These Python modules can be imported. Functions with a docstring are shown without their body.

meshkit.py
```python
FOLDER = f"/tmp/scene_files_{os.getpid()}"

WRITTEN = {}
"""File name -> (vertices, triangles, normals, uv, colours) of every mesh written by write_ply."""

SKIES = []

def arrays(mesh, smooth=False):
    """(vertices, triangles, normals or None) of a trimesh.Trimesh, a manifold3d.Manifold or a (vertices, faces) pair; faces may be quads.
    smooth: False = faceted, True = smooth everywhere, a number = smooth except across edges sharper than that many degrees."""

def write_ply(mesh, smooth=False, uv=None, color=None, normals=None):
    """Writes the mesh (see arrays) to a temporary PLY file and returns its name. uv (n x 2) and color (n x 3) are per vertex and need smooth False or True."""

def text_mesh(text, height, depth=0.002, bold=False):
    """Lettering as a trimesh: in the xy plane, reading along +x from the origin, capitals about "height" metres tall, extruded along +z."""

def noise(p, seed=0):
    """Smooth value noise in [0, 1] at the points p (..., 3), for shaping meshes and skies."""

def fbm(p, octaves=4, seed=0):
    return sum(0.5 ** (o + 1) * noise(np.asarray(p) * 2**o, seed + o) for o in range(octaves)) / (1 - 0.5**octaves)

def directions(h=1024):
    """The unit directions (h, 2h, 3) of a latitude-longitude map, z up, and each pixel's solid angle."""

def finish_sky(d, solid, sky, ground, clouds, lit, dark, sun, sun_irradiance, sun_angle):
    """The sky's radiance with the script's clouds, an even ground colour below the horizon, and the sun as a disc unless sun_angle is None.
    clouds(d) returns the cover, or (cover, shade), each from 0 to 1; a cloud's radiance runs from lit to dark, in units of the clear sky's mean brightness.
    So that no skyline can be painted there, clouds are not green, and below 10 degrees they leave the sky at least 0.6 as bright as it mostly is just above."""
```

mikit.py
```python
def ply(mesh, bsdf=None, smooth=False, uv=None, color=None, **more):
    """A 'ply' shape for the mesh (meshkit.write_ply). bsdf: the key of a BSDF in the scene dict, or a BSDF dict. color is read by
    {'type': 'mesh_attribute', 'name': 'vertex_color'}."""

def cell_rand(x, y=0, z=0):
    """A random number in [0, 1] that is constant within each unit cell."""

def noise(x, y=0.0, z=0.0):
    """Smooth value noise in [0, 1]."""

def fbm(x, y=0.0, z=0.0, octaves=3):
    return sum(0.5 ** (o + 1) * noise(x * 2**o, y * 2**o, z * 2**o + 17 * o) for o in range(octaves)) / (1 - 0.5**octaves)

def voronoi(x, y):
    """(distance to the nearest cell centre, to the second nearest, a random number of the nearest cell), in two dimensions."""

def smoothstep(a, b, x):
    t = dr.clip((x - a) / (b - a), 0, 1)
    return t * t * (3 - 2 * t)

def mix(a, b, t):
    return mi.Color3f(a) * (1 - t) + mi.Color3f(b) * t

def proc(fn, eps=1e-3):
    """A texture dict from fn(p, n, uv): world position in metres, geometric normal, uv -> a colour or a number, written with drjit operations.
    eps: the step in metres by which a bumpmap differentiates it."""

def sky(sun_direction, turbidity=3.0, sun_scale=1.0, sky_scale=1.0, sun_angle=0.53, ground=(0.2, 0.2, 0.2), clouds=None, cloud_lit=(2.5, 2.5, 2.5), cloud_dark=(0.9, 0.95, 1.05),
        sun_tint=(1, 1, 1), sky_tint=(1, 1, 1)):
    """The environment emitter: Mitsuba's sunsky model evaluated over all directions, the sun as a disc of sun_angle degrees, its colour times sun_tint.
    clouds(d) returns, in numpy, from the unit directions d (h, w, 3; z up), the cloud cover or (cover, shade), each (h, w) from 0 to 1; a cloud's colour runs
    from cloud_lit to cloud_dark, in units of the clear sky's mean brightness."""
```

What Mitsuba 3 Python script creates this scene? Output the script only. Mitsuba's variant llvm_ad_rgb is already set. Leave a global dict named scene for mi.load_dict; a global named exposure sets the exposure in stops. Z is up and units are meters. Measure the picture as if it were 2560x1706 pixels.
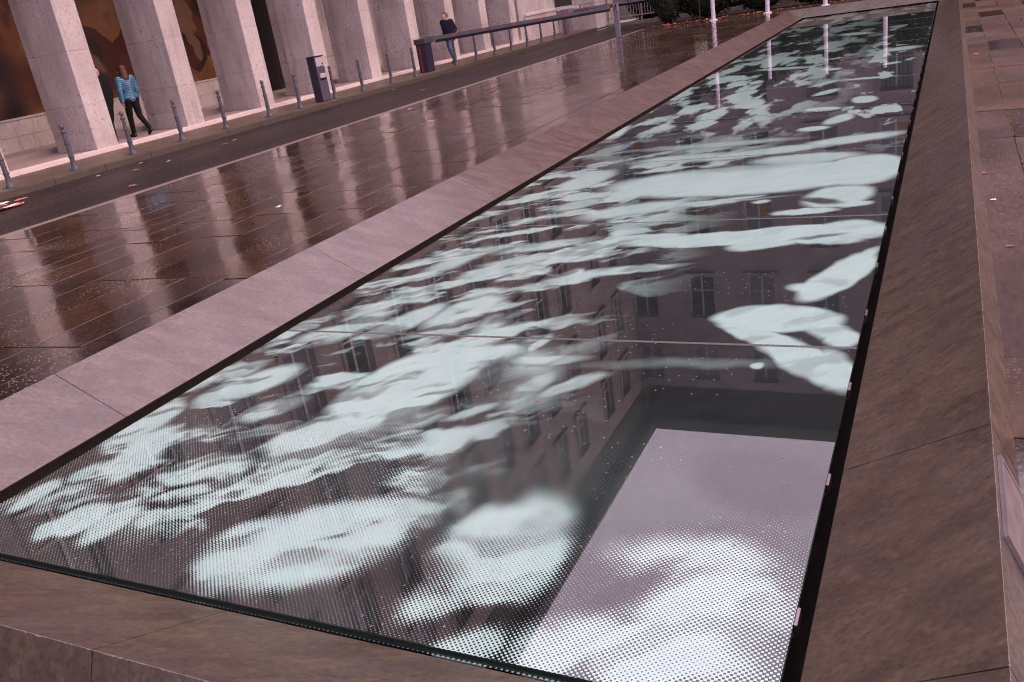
import math, random
import numpy as np, trimesh, manifold3d as m3, drjit as dr, mitsuba as mi, mikit, meshkit
from shapely.geometry import Polygon
from mikit import proc, noise, fbm, voronoi, cell_rand, smoothstep, mix, ply

T = mi.ScalarTransform4f
scene, labels = {}, {}
rng = np.random.default_rng(7)

# ------------------------------------------------------------------ camera, sky, exposure
def camera_axes(roll, pitch, yaw):
    cy, sy, cp, sp = math.cos(yaw), math.sin(yaw), math.cos(pitch), math.sin(pitch)
    f = np.array([sy * cp, cy * cp, -sp])
    r = np.array([cy, -sy, 0.0])
    d = np.cross(f, r)
    c, s = math.cos(roll), math.sin(roll)
    return c * r + s * d, -s * r + c * d, f

EYE = np.array([0.0, 0.0, 1.95])
_r, _d, _f = camera_axes(math.radians(9.112), math.radians(21.201), math.radians(-28.282))
scene["camera"] = {"type": "perspective", "fov": 2 * math.degrees(math.atan(1280 / 2171.39)), "fov_axis": "x", "near_clip": 0.05, "far_clip": 2000.0,
                   "to_world": T().look_at(origin=EYE.tolist(), target=(EYE + _f).tolist(), up=(-_d).tolist())}

def cloud_cover(d):
    return np.ones(d.shape[:2]), 0.25 * meshkit.fbm(d * np.array([2.2, 2.2, 5.0]), 3, 5)

scene["sky"] = mikit.sky((0.78, 0.18, 0.70), turbidity=3, sun_scale=0.26, sun_angle=45, clouds=cloud_cover,
                         cloud_lit=(2.46, 1.92, 2.36), cloud_dark=(2.0, 1.58, 1.98), sun_tint=(1.0, 0.80, 0.88), sky_tint=(1.15, 0.97, 1.0))
exposure = 2.75

# ------------------------------------------------------------------ materials
def bsdf(name, color, rough=0.6, spec=0.5, bump=None, bump_scale=0.004, eps=1e-3, eta=None, **more):
    col = proc(color) if callable(color) else {"type": "rgb", "value": list(color)}
    d = {"type": "principled", "base_color": col, "roughness": proc(rough) if callable(rough) else float(rough), **more}
    if eta: d["eta"] = float(eta)
    else: d["specular"] = float(spec)
    if bump is not None:
        d = {"type": "bumpmap", "arbitrary": proc(bump, eps), "scale": float(bump_scale), "bsdf": d}
    scene[name] = {"type": "twosided", "bsdf": d}
    return name

def limestone(lo, hi, dark):
    def fn(p, n, uv):
        a = fbm(p.x * 1.3, p.y * 1.3, p.z * 0.9, 4)
        streak = .6 * fbm(p.x * 7, p.y * 7, p.z * 0.7, 3) + .4 * fbm(p.x * 17, p.y * 17, p.z * 1.6 + 4, 3)
        pit = noise(p.x * 22, p.y * 22, p.z * 12)
        c = mix(lo, hi, smoothstep(0.3, 0.7, a))
        c = mix(c, dark, 0.5 * smoothstep(0.46, 0.74, streak))
        c = c * (.88 + .24 * noise(p.x * 40, p.y * 40, p.z * 25))
        return mix(c, dark, 0.7 * smoothstep(0.72, 0.86, pit) * smoothstep(0.42, 0.6, a))
    return fn
bsdf("limestone", limestone((.44, .385, .375), (.53, .475, .465), (.28, .235, .225)), 0.75, 0.3)
bsdf("limestone_warm", limestone((.41, .36, .345), (.50, .445, .43), (.26, .215, .205)), 0.75, 0.3)
bsdf("limestone_core", (.12, .10, .095), 0.9, 0.1)
bsdf("facade_stone", limestone((.215, .182, .187), (.26, .225, .232), (.165, .137, .138)), 0.8, 0.2)
bsdf("attic_stone", limestone((.045, .042, .043), (.06, .055, .056), (.035, .033, .034)), 0.8, 0.2)
bsdf("slate", (.04, .04, .045), 0.6)
bsdf("step_marble", lambda p, n, uv: mix((.55, .47, .44), (.66, .58, .55), fbm(p.x * 3, p.y * 3, p.z, 3)), 0.5)
bsdf("loggia_floor", lambda p, n, uv: mix((.24, .19, .18), (.33, .275, .26), fbm(p.x * 2, p.y * 1.1, 0., 3)), 0.45)
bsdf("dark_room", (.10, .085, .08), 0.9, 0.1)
bsdf("door_wood", lambda p, n, uv: mix((.035, .008, .006), (.06, .016, .010), noise(p.y * 30, p.z * 2)), 0.5)
bsdf("window_frame", (.36, .34, .345), 0.6)
bsdf("window_dark", (.03, .03, .034), 0.15, 0.5)
bsdf("blind", (.10, .095, .13), 0.3)
bsdf("curtain", (.20, .105, .05), 0.5)
bsdf("iron_grille", (.03, .03, .032), 0.5)
bsdf("asphalt", lambda p, n, uv: mix((.014, .0085, .008), (.043, .029, .027), smoothstep(.3, .8, noise(p.x * 70, p.y * 30))) * (0.30 + 0.95 * fbm(p.x * 1.9, p.y * .22, 0., 4)),
     lambda p, n, uv: 0.42 + 0.25 * fbm(p.x * 1.6 + 5, p.y * .35, 0., 3), 0.5,
     bump=lambda p, n, uv: noise(p.x * 60, p.y * 60), bump_scale=0.003)
bsdf("kerb_stone", lambda p, n, uv: mix((.05, .038, .028), (.085, .066, .05), fbm(p.x * 9, p.y * 5, p.z * 9, 3)), 0.55)
bsdf("drain_strip", lambda p, n, uv: mix((.16, .13, .12), (.22, .185, .17), fbm(p.x * 9, p.y * 4, 0., 3)), 0.4)
bsdf("sidewalk_stone", lambda p, n, uv: mix((.075, .055, .042), (.115, .088, .068), fbm(p.x * 4, p.y * 4, 0., 4)) * (0.85 + 0.3 * noise(p.x * 50, p.y * 50)), 0.5)
bsdf("joint_fill", (.025, .02, .018), 0.9, 0.1)
bsdf("moss_green", lambda p, n, uv: mix((.05, .05, .02), (.13, .115, .05), noise(p.x * 30, p.y * 14)), 0.95, 0.1)
bsdf("earth", lambda p, n, uv: mix((.03, .022, .016), (.07, .05, .035), fbm(p.x * 6, p.y * 6, 0., 3)), 0.95, 0.1)

def paving(c0, c1, seed, amount=1.0):
    def fn(p, n, uv):
        a = fbm(p.x * 1.4 + seed, p.y * 1.4, 0., 4)
        c = mix(c0, c1, smoothstep(.25, .75, a)) * (0.8 + 0.4 * noise(p.x * 45 + 9 * seed, p.y * 14))
        f, s, r = voronoi(p.x * 30 + 3 * seed, p.y * 30)
        clump = smoothstep(.42, .66, fbm(p.x * .9 + seed, p.y * .9 + 3, 0., 3))
        grit = smoothstep(.24, .16, f) * smoothstep(.50, .62, r) * (0.2 + 0.8 * clump)
        return mix(c, (.36, .32, .28), 0.8 * amount * grit)
    return fn
def wet_rough(seed, lo=.06, hi=.16):
    return lambda p, n, uv: lo + (hi - lo) * smoothstep(.35, .72, fbm(p.x * 1.1 + seed, p.y * 1.1, 0., 3)) + .05 * noise(p.x * 25, p.y * 25)
def wet_bump(seed):
    return lambda p, n, uv: fbm(p.x * 9 + seed, p.y * 9, 0., 3) + .5 * noise(p.x * 55, p.y * 55)
for k, (c0, c1) in enumerate([((.024, .0135, .009), (.042, .025, .017)), ((.029, .0155, .010), (.048, .028, .018)), ((.020, .0125, .010), (.036, .0235, .019))]):
    bsdf("wet_paving_%d" % k, paving(c0, c1, 1.7 * k), wet_rough(2.3 * k), bump=wet_bump(k), bump_scale=0.00035, eps=2e-3, eta=2.1)
    bsdf("dry_paving_%d" % k, paving(tuple(2.3 * v for v in c0), tuple(2.3 * v for v in c1), 1.3 * k, .3), wet_rough(1.1 * k, .34, .5), bump=wet_bump(k), bump_scale=0.0016, eps=2e-3)

RIDGE_X, RIDGE_Y = .183, 1.355
def quartzite(lo, hi, veil, blotch=.42):
  def fn(p, n, uv):
      s = p.x * .85 + p.y * .5
      t = p.y * .85 - p.x * .5
      a = fbm(s * 3.2, t * 11, p.z * 6, 4)
      g = noise(s * 26, t * 110, p.z * 40)
      fine = noise(p.x * 130, p.y * 130, p.z * 90)
      cloud = fbm(p.x * 1.5 + 4, p.y * 1.5, p.z, 3)
      c = mix(lo, hi, smoothstep(.25, .75, a))
      c = mix(c, veil, .5 * smoothstep(.54, .72, cloud))
      c = mix(c, hi * mi.Color3f(1.5, 1.35, 1.0), blotch * smoothstep(.50, .72, fbm(s * 15, t * 24, p.z * 12, 3)))
      c = c * (.45 + .60 * noise(s * 60, t * 85, p.z * 60) + .30 * g + .25 * fine)
      w = .0010 + .0035 * smoothstep(.35, .95, noise(p.x * 120, p.y * 120)) * noise(p.x * 11 + 3, p.y * 11)
      worn = dr.maximum(smoothstep(w, w * .4, dr.abs(p.x - RIDGE_X)), smoothstep(w, w * .4, dr.abs(p.y - RIDGE_Y)))
      return mix(c, (.30, .26, .25), .8 * worn * smoothstep(.20, .24, p.z + .03))
  return fn
def quartz_bump(p, n, uv):
    s = p.x * .85 + p.y * .5
    t = p.y * .85 - p.x * .5
    return fbm(s * 18, t * 48, p.z * 30, 3) + .4 * noise(p.x * 150, p.y * 150, p.z * 90)
bsdf("quartzite", quartzite((.040, .028, .018), (.070, .053, .035), (.046, .034, .034)), lambda p, n, uv: .16 + .16 * fbm(p.x * 5, p.y * 5, 0., 3), bump=quartz_bump, bump_scale=0.0008, eps=1.5e-3, eta=2.1)
bsdf("quartzite_pale", quartzite((.066, .044, .038), (.10, .072, .062), (.076, .058, .064), .18), lambda p, n, uv: .16 + .16 * fbm(p.x * 5, p.y * 5, 0., 3), bump=quartz_bump, bump_scale=0.0008, eps=1.5e-3, eta=2.1)
bsdf("trough_shaded", lambda p, n, uv: mix((.042, .036, .033), (.07, .052, .043), smoothstep(.5, .8, fbm(p.x * 20, p.y * 6, p.z * 20, 3))), 0.9, 0.05)  # shade of the narrow gap is partly put into this dark colour
bsdf("steel", (.40, .36, .36), 0.35, metallic=1.0)
bsdf("glass_edge", (.035, .06, .05), 0.08, 0.5)
bsdf("rubber_joint", (.115, .125, .12), 0.6, 0.2)
bsdf("plate_pale", lambda p, n, uv: mix((.12, .105, .11), (.22, .195, .20), fbm(p.y * 9, p.z * 20, 0., 3)), 0.12)

# the print on the glass: pale round screen dots whose size follows a loose pattern of pale blots
BLOTS = [
 (-2.37, 2.4, 1.62, 1.64, 2.15, -2.28, 0.95, 0.25),
 (-2.69, 2.26, 2.07, 3.64, 4.35, -1.14, 0.9, 0.3),
 (-2.16, 2.64, 3.06, 2.55, 3.46, -5.61, 0.8, 0.3),
 (-1.56, 2.52, 1.45, 2.38, 3.08, -1.18, 0.93, 0.22),
 (-1.67, 2.21, 3.04, 4.84, 6.21, -3.52, 0.85, 0.4),
 (-1.49, 2.75, 3.89, 3.59, 3.69, -2.71, 0.8, 0.4),
 (-1.88, 2.29, 3.42, 3.67, 3.08, -5.59, -0.7, 0.6),
 (-0.786, 2.64, 2.75, 0.917, 0.457, -5.5, 0.68, 0.45),
 (-0.664, 2.34, 3.01, 0.196, 0.343, -2.69, 0.8, 0.45),
 (-1.11, 2.1, 2.39, 3.36, 4.46, -4.26, 0.75, 0.5),
 (-0.817, 2.13, 3.5, 0.459, 1.07, -5.37, 0.85, 0.3),
 (-0.998, 2.43, 3.79, 4.04, 13.4, -10.5, -0.85, 0.5),
 (-0.431, 2.24, 6.78, 2.06, 0.00721, -10.7, -0.45, 0.8),
 (-0.672, 3.26, 3.25, 0.806, -0.151, -3.93, -0.9, 0.3),
 (-1.46, 2.14, 3.37, 3.13, 8.76, -15.27, -0.9, 0.5),
 (-1.44, 1.96, 3.29, 4.88, 7.36, -7.51, 0.75, 0.4),
 (-2.85, 3.97, 1.93, 0.897, 1.8, -1.45, 0.97, 0.12),
 (-2.65, 4.39, 2.29, 1.74, 2.03, -6.24, 0.95, 0.25),
 (-2.28, 4.21, 3.02, 2, 2.14, -2, 0.75, 0.5),
 (-2.9, 4.1, 3.96, 3.8, 6.43, -3.35, 0.95, 0.5),
 (-2.4, 4.16, 2.84, 3, 9.37, -2.87, -0.75, 0.6),
 (-2.33, 3.9, 2.49, 2.07, 5.37, -3.29, -0.75, 0.5),
 (-2.13, 4.37, 3.72, 2.28, 2.46, -12.07, 0.9, 0.35),
 (-2.28, 4.6, 5.55, 5.83, 20.37, -4.18, 0.85, 0.4),
 (-1.85, 4.04, 3.62, 2.9, 11.2, -10.42, 0.9, 0.4),
 (-2.07, 3.99, 3.29, 3.21, 11.32, -2.06, 0.75, 0.5),
 (-2.99, 3.32, 2.28, 1.34, 2.98, -3.05, 0.93, 0.2),
 (-2.65, 3.5, 2.78, 2.53, 4.48, -5.94, 0.85, 0.4),
 (-3.1, 3.15, 3.2, 3.96, 5.23, -3.52, 0.85, 0.4),
 (-2.7, 3.32, 2.47, 3.38, 8.81, -4.65, -0.6, 0.6),
 (-2.27, 3.66, 4.38, 4.9, 13.3, -12.95, 0.7, 0.5),
 (-2.89, 2.96, 4.42, 6.42, 18.02, -21.92, 0.6, 0.5),
 (-2.76, 3, 5.36, 8.23, 15.85, -24.28, 0.5, 0.5),
 (-3.97, 3.82, 2.67, 1.98, 4.46, -3.31, 0.92, 0.25),
 (-3.54, 3.53, 3.06, 3.61, 6.71, -5.53, 0.85, 0.4),
 (-4.12, 3.64, 3.19, 4.45, 7.74, -1.65, 0.8, 0.4),
 (-4.29, 3.23, 2.19, 3.68, 6.27, -0.516, 0.92, 0.25),
 (-4.31, 3.06, 3.02, 5.12, 7.54, -0.343, 0.85, 0.3),
 (-3.62, 3.47, 5.13, 6.96, 9.12, -2.6, 0.85, 0.4),
 (-4.22, 3.99, 3.24, 4.49, 7.98, -5.17, 0.7, 0.4),
 (-3.47, 2.81, 3.18, 2.4, 3.5, -5.83, 0.9, 0.3),
 (-3.93, 2.75, 2.23, 4.72, 9.36, -0.155, 0.85, 0.4),
 (-3.37, 2.61, 2.46, 4.38, 11.01, -13.35, 0.8, 0.4),
 (-3.28, 2.8, 7.37, 8.6, 6.59, -6.31, 0.85, 0.4),
 (-3.75, 2.26, 2.07, 6.05, 6.49, -2.59, 0.92, 0.3),
 (-3.54, 2.27, 1.8, 5.31, 9.38, -2.11, 0.85, 0.4),
 (-3.38, 2.36, 4.45, 8.94, 14.1, -3.7, 0.8, 0.4),
 (-4.25, 2.39, 2.75, 6.42, 11.98, -0.717, 0.85, 0.4),
 (-4.17, 2.63, 3.61, 7.43, 13.14, -3.12, 0.7, 0.5),
 (-3.85, 2.16, 3.52, 10.42, 12.32, -0.771, 0.8, 0.5),
 (-0.893, 5.1, 2.57, 0.132, -0.18, -4.21, 0.97, 0.12),
 (-0.592, 4.93, 7.18, 1.34, -2.48, -6.54, 0.95, 0.3),
 (-0.495, 4.8, 9.71, 0.0762, 0.588, -7.9, 0.95, 0.25),
 (-0.918, 4.78, 3.01, -0.234, 6.08, 7.99, 0.93, 0.2),
 (-0.662, 4.5, 3.09, -0.458, 4.61, 5, 0.95, 0.2),
 (-0.489, 4.4, 5.37, -1.48, 6.53, 4.1, 0.93, 0.25),
 (-0.891, 4.4, 25.19, 7.57, 13.33, -21.54, 0.9, 0.4),
 (-1.33, 4.37, 1.52, 0.532, 2.3, -16.53, 0.25, 0.8),
 (-0.626, 5.9, 4.18, 0.159, 4.37, -2.77, 0.98, 0.14),
 (-0.504, 6.21, 6.7, 1.1, 13.14, -5.19, 0.95, 0.3),
 (-0.757, 5.67, 6.03, 1.41, 1.07, -9.6, 0.95, 0.3),
 (-1.36, 6.88, 0.94, 0.171, 0.818, -4.65, 0.98, 0.12),
 (-0.664, 6.97, 3.32, 0.309, 0.504, -3.43, 0.97, 0.18),
 (-2.32, 6.86, 2.33, 0.856, 1.73, -7.06, 0.93, 0.25),
 (-1.24, 6.67, 3.32, 0.72, 2.1, -6.2, 0.93, 0.25),
 (-0.829, 6.73, 3.53, 0.415, -0.543, -7.38, 0.95, 0.25),
 (-0.867, 6.81, 4.94, 1.27, 8.17, -19.11, -0.7, 0.5),
 (-1.8, 8.92, 0.657, 0.122, 0.134, -1.48, 0.98, 0.14),
 (-0.74, 9.09, 2.29, 0.185, 0.545, -1.49, 0.98, 0.15),
 (-2.72, 8.62, 1.77, 0.597, 0.988, -4.32, 0.95, 0.25),
 (-1.36, 9.74, 1.71, 0.287, 0.306, -3.63, 0.9, 0.3),
 (-2.01, 9.49, 1.53, 0.384, 0.357, -5.49, -0.35, 0.7),
 (-0.853, 8.05, 3.26, 0.272, 1.16, -2.59, 0.97, 0.2),
 (-1.07, 7.57, 3.73, 0.633, 1.81, -9.73, 0.95, 0.25),
 (-0.718, 7.76, 5.75, 0.523, 0.936, -9.78, 0.95, 0.3),
 (-1, 7.92, 5.47, 0.665, -4.67, -9.92, -0.9, 0.4),
 (-2.67, 7.86, 1.72, 0.637, 1.58, -3.7, 0.9, 0.3),
 (-2.03, 7.99, 2.66, 0.74, 2.8, -9.31, 0.85, 0.4),
 (-1.73, 8.15, 4.04, 1.13, 4.57, -18.39, 0.8, 0.4),
 (-1.5, 7.97, 11.7, 2.07, 3.26, -15.17, 0.9, 0.4),
 (-1.96, 8.02, 1.52, 0.345, 3.78, -19.38, 0.5, 0.6),
 (-3.68, 9.27, 2.49, 1.09, 3.17, -1.69, 0.9, 0.3),
 (-3.37, 8.16, 3.26, 1.53, 4.09, -4.09, 0.75, 0.4),
 (-2.17, 6.05, 2.18, 0.795, 3.02, -10.86, 0.9, 0.35),
 (-2.51, 5.9, 2.93, 1.42, 4.59, -7.51, 0.85, 0.4),
 (-3.17, 6.3, 2.36, 1.34, 3.34, -7.44, 0.85, 0.4),
 (-3.39, 6.08, 3.14, 2.02, 6.1, -4.86, 0.85, 0.4),
 (-3.15, 6.73, 2.08, 1.1, 3.15, -6.72, 0.85, 0.4),
 (-3.82, 6.33, 2.47, 1.7, 5.94, -2.6, 0.8, 0.4),
 (-3.1, 5.14, 3.14, 1.35, 3.79, -2.82, 0.92, 0.3),
 (-2.72, 4.79, 5.72, 4.05, 6.05, -1.12, 0.8, 0.5),
 (-3.47, 4.95, 2.45, 2.05, 5.72, -2.79, 0.9, 0.3),
 (-3.83, 4.85, 2.11, 2.17, 6.51, -2.1, 0.85, 0.35),
 (-3.92, 5.16, 2.71, 2.6, 9.47, -3.2, 0.8, 0.4),
 (-3.98, 4.66, 2.41, 2.58, 4.68, -5.75, 0.85, 0.4),
 (-3.08, 4.76, 2.51, 2.98, 7.62, -13.56, 0.7, 0.5),
 (-0.959, 10.65, 1.78, 0.194, 1.54, -4.1, 0.9, 0.35),
 (-1.86, 10.23, 1.13, 0.249, 1.44, -4.6, 0.85, 0.35),
 (-2.86, 10.17, 1.71, 0.496, 1.05, -4.49, 0.85, 0.4),
 (-2.51, 10.89, 1.09, 0.271, 0.375, -5.65, 0.7, 0.5),
 (-1.56, 12.98, 3.87, 0.455, -0.593, -5.35, 0.97, 0.25),
 (-1.25, 12.06, 5.02, 0.71, 4.42, -3.12, 0.95, 0.3),
 (-1.5, 11.48, 5.09, 0.645, 1.2, -6.46, 0.95, 0.3),
 (-1.07, 13.56, 5.43, 0.524, 0.15, -3.05, 0.97, 0.25),
 (-1.68, 14.59, 4.72, 0.691, 5.84, -4.34, 0.95, 0.3),
 (-1.83, 15.61, 4.02, 0.629, 6.02, -5.08, 0.9, 0.4),
 (-1.22, 15.77, 2.16, 0.166, -0.82, -9.4, 0.9, 0.4),
 (-1.97, 17.46, 4.73, 0.526, -1.37, -5.19, 0.95, 0.3),
 (-0.872, 19.69, 2.53, 0.115, 0.355, -3.09, 0.9, 0.4),
 (-2.12, 24.26, 2.48, 0.215, -1.42, -2.84, 0.8, 0.4),
 (-2.93, 18.37, 2.01, 0.313, -1.55, -4.71, 0.85, 0.4),
 (-2.34, 18.27, 4.17, 0.524, 5.94, -6.13, 0.8, 0.4),
]

def print_tone(x, y):
    wx = x + .12 * (fbm(x * 3.1, y * 2.2, 0., 4) - .5) + .03 * (noise(x * 15, y * 10) - .5)
    wy = y + .20 * (fbm(x * 2.7 + 7, y * 2.0, 3., 4) - .5) + .05 * (noise(x * 13 + 3, y * 8) - .5)
    left = smoothstep(-1.35, -2.5, x + .5 * (fbm(y * .7, 3., 1., 2) - .5)) * smoothstep(2.0, 2.6, y)
    far = smoothstep(9.0, 13.0, y)
    side = smoothstep(-.8, -2.7, x)
    su, sv = wx * .80 + wy * .60, wy * .80 - wx * .60
    n1 = fbm(su * 2.6, sv * 5.2, 2., 5)
    n2 = fbm(wx * 3.2 + 3, wy * 1.2, 9., 5)
    brush = fbm(su * 3.0, sv * 16.0, 5., 3)
    t = (.08 + .05 * noise(x * 2, y * 1.3)) * (1 - .75 * smoothstep(2.8, 4., y))
    t = dr.maximum(t, left * (1 - far) * .92 * smoothstep(.44, .66, n1 + .16 * (brush - .5)))
    t = dr.maximum(t, far * side * (.92 - .45 * smoothstep(16., 26., y)) * smoothstep(.45, .60, n2))
    t = dr.maximum(t, far * (1 - side) * (.92 - .5 * smoothstep(18., 28., y)) * smoothstep(.64, .70, n2))
    for cx, cy, a, b, c, d, w, s in BLOTS:
        u, v = .45 * x + .55 * wx - cx, .45 * y + .55 * wy - cy
        r = dr.sqrt(dr.square(a * u + b * v) + dr.square(c * u + d * v)) + .3 * s * (brush - .5)
        m = smoothstep(1 + .9 * s, 1 - 1.1 * s, r)
        t = dr.maximum(t, w * m) if w > 0 else t * (1 + w * m)
    near = 1 - smoothstep(5.5, 9.0, y)
    t = t * (1 - near * (.25 + .35 * left) * smoothstep(.50, .72, fbm(su * 3.4, sv * 8.0, 6., 3)))
    return t * (1 - .12 * brush)
def print_ink(p):
    k = 2 * math.pi / .0208
    screen = .5 + .25 * (dr.cos(k * (p.x + p.y)) + dr.cos(k * (p.x - p.y)))
    t = print_tone(p.x, p.y)
    ink = smoothstep(-.05, .05, screen - (1 - t * .96))
    even = smoothstep(2.55, 3.8, p.y)             # open dots near the end, a closed even tone on the farther panels
    return ink * (1 - even) + t * even
def glass_print(p, n, uv):
    speck = smoothstep(.05, .02, voronoi(p.x * 9, p.y * 9)[0]) * smoothstep(.6, .7, cell_rand(dr.floor(p.x * 2), dr.floor(p.y * 2), 4))
    return mix(mix((.010, .011, .012), (.44, .695, .65), print_ink(p)), (.45, .42, .42), speck)
scene["printed_glass"] = {"type": "twosided", "bsdf": {"type": "plastic", "int_ior": 2.15, "diffuse_reflectance": proc(glass_print), "nonlinear": False}}
bsdf("pale_drop", (.30, .28, .27), 0.15)

def mural(p, n, uv):
    y, z = p.y, p.z
    w = fbm(y * .9, z * .9, 0., 3)
    a = fbm(y * .8 + 2 * w, z * 1.1, 4., 3)
    f, s, r = voronoi(y * .75 + .8 * w, z * .7)
    c = mix((.080, .024, .007), (.155, .062, .020), smoothstep(.3, .7, a))
    c = mix(c, (.042, .009, .005), smoothstep(.45, .55, r + .25 * (a - .5)))
    c = mix(c, (.018, .008, .005), smoothstep(.72, .78, r) * smoothstep(.12, .05, dr.abs(f - .35)))
    c = mix(c, (.14, .080, .048), .8 * smoothstep(.60, .66, fbm(y * 2.3 + z, z * 1.2 - y * .6, 7., 3)))
    return mix(c, (.009, .004, .004), smoothstep(.50, .72, fbm(y * .5 + 9, z * .6, 2., 3)))
bsdf("mural_paint", mural, 0.5, 0.3)

bsdf("bollard_iron", lambda p, n, uv: mix((.055, .055, .075), (.085, .085, .11), noise(p.x * 30, p.y * 30, p.z * 9)), 0.5)
bsdf("barrier_paint", lambda p, n, uv: mix((.042, .038, .06), (.06, .055, .08), fbm(p.x * 6, p.y * 6, p.z * 6, 3)), 0.35)
bsdf("barrier_grey", (.17, .16, .20), 0.4)
bsdf("rubber_black", (.006, .005, .006), 0.7, 0.2)
bsdf("red_reflector", (.27, .012, .014), 0.4)
bsdf("ticket_paint", (.022, .018, .038), 0.4)
bsdf("ticket_side", (.075, .070, .095), 0.4)
bsdf("brushed_panel", (.40, .365, .38), 0.4)
bsdf("flagpole_white", (.62, .56, .66), 0.35)
bsdf("fence_bar", (.30, .24, .23), 0.5)
bsdf("leaf_litter", lambda p, n, uv: mix((.20, .045, .02), (.42, .17, .09), cell_rand(dr.floor(p.x * 9), dr.floor(p.y * 9), 2)), 0.7)
bsdf("paper", (.75, .70, .68), 0.8)
bsdf("red_tape", (.52, .16, .14), 0.6)
bsdf("bark", (.035, .025, .02), 0.9)
for k, c in enumerate([(.012, .018, .010), (.020, .026, .013), (.030, .018, .010)]):
    scene["leaf_%d" % k] = {"type": "twosided", "bsdf": {"type": "principled", "base_color": {"type": "rgb", "value": list(c)}, "roughness": .5, "specular": .4}}
bsdf("skin", (.50, .30, .24), 0.5)
bsdf("hair_red", lambda p, n, uv: mix((.045, .014, .009), (.085, .027, .016), noise(p.x * 90, p.y * 90, p.z * 12)), 0.5)
bsdf("hair_blond", lambda p, n, uv: mix((.085, .052, .03), (.16, .10, .055), noise(p.x * 90, p.y * 90, p.z * 12)), 0.5)
bsdf("hair_black", (.01, .008, .008), 0.5)
bsdf("quilted_blue", lambda p, n, uv: mix((.035, .115, .215), (.06, .18, .29), noise(p.x * 30, p.y * 30, p.z * 30)), 0.22, 0.7,
     bump=lambda p, n, uv: dr.abs(dr.sin(p.z * 58 + 1.5 * noise(p.x * 9, p.y * 9, p.z * 9))) + .35 * noise(p.x * 40, p.y * 40, p.z * 50), bump_scale=.012)
bsdf("black_cloth", (.008, .007, .008), 0.85, 0.2)
bsdf("navy_cloth", (.018, .014, .030), 0.8, 0.2)
bsdf("denim", lambda p, n, uv: mix((.055, .075, .15), (.13, .17, .28), noise(p.x * 14, p.y * 14, p.z * 7)), 0.85, 0.1)
bsdf("shoe_leather", (.006, .005, .006), 0.4)
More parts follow.
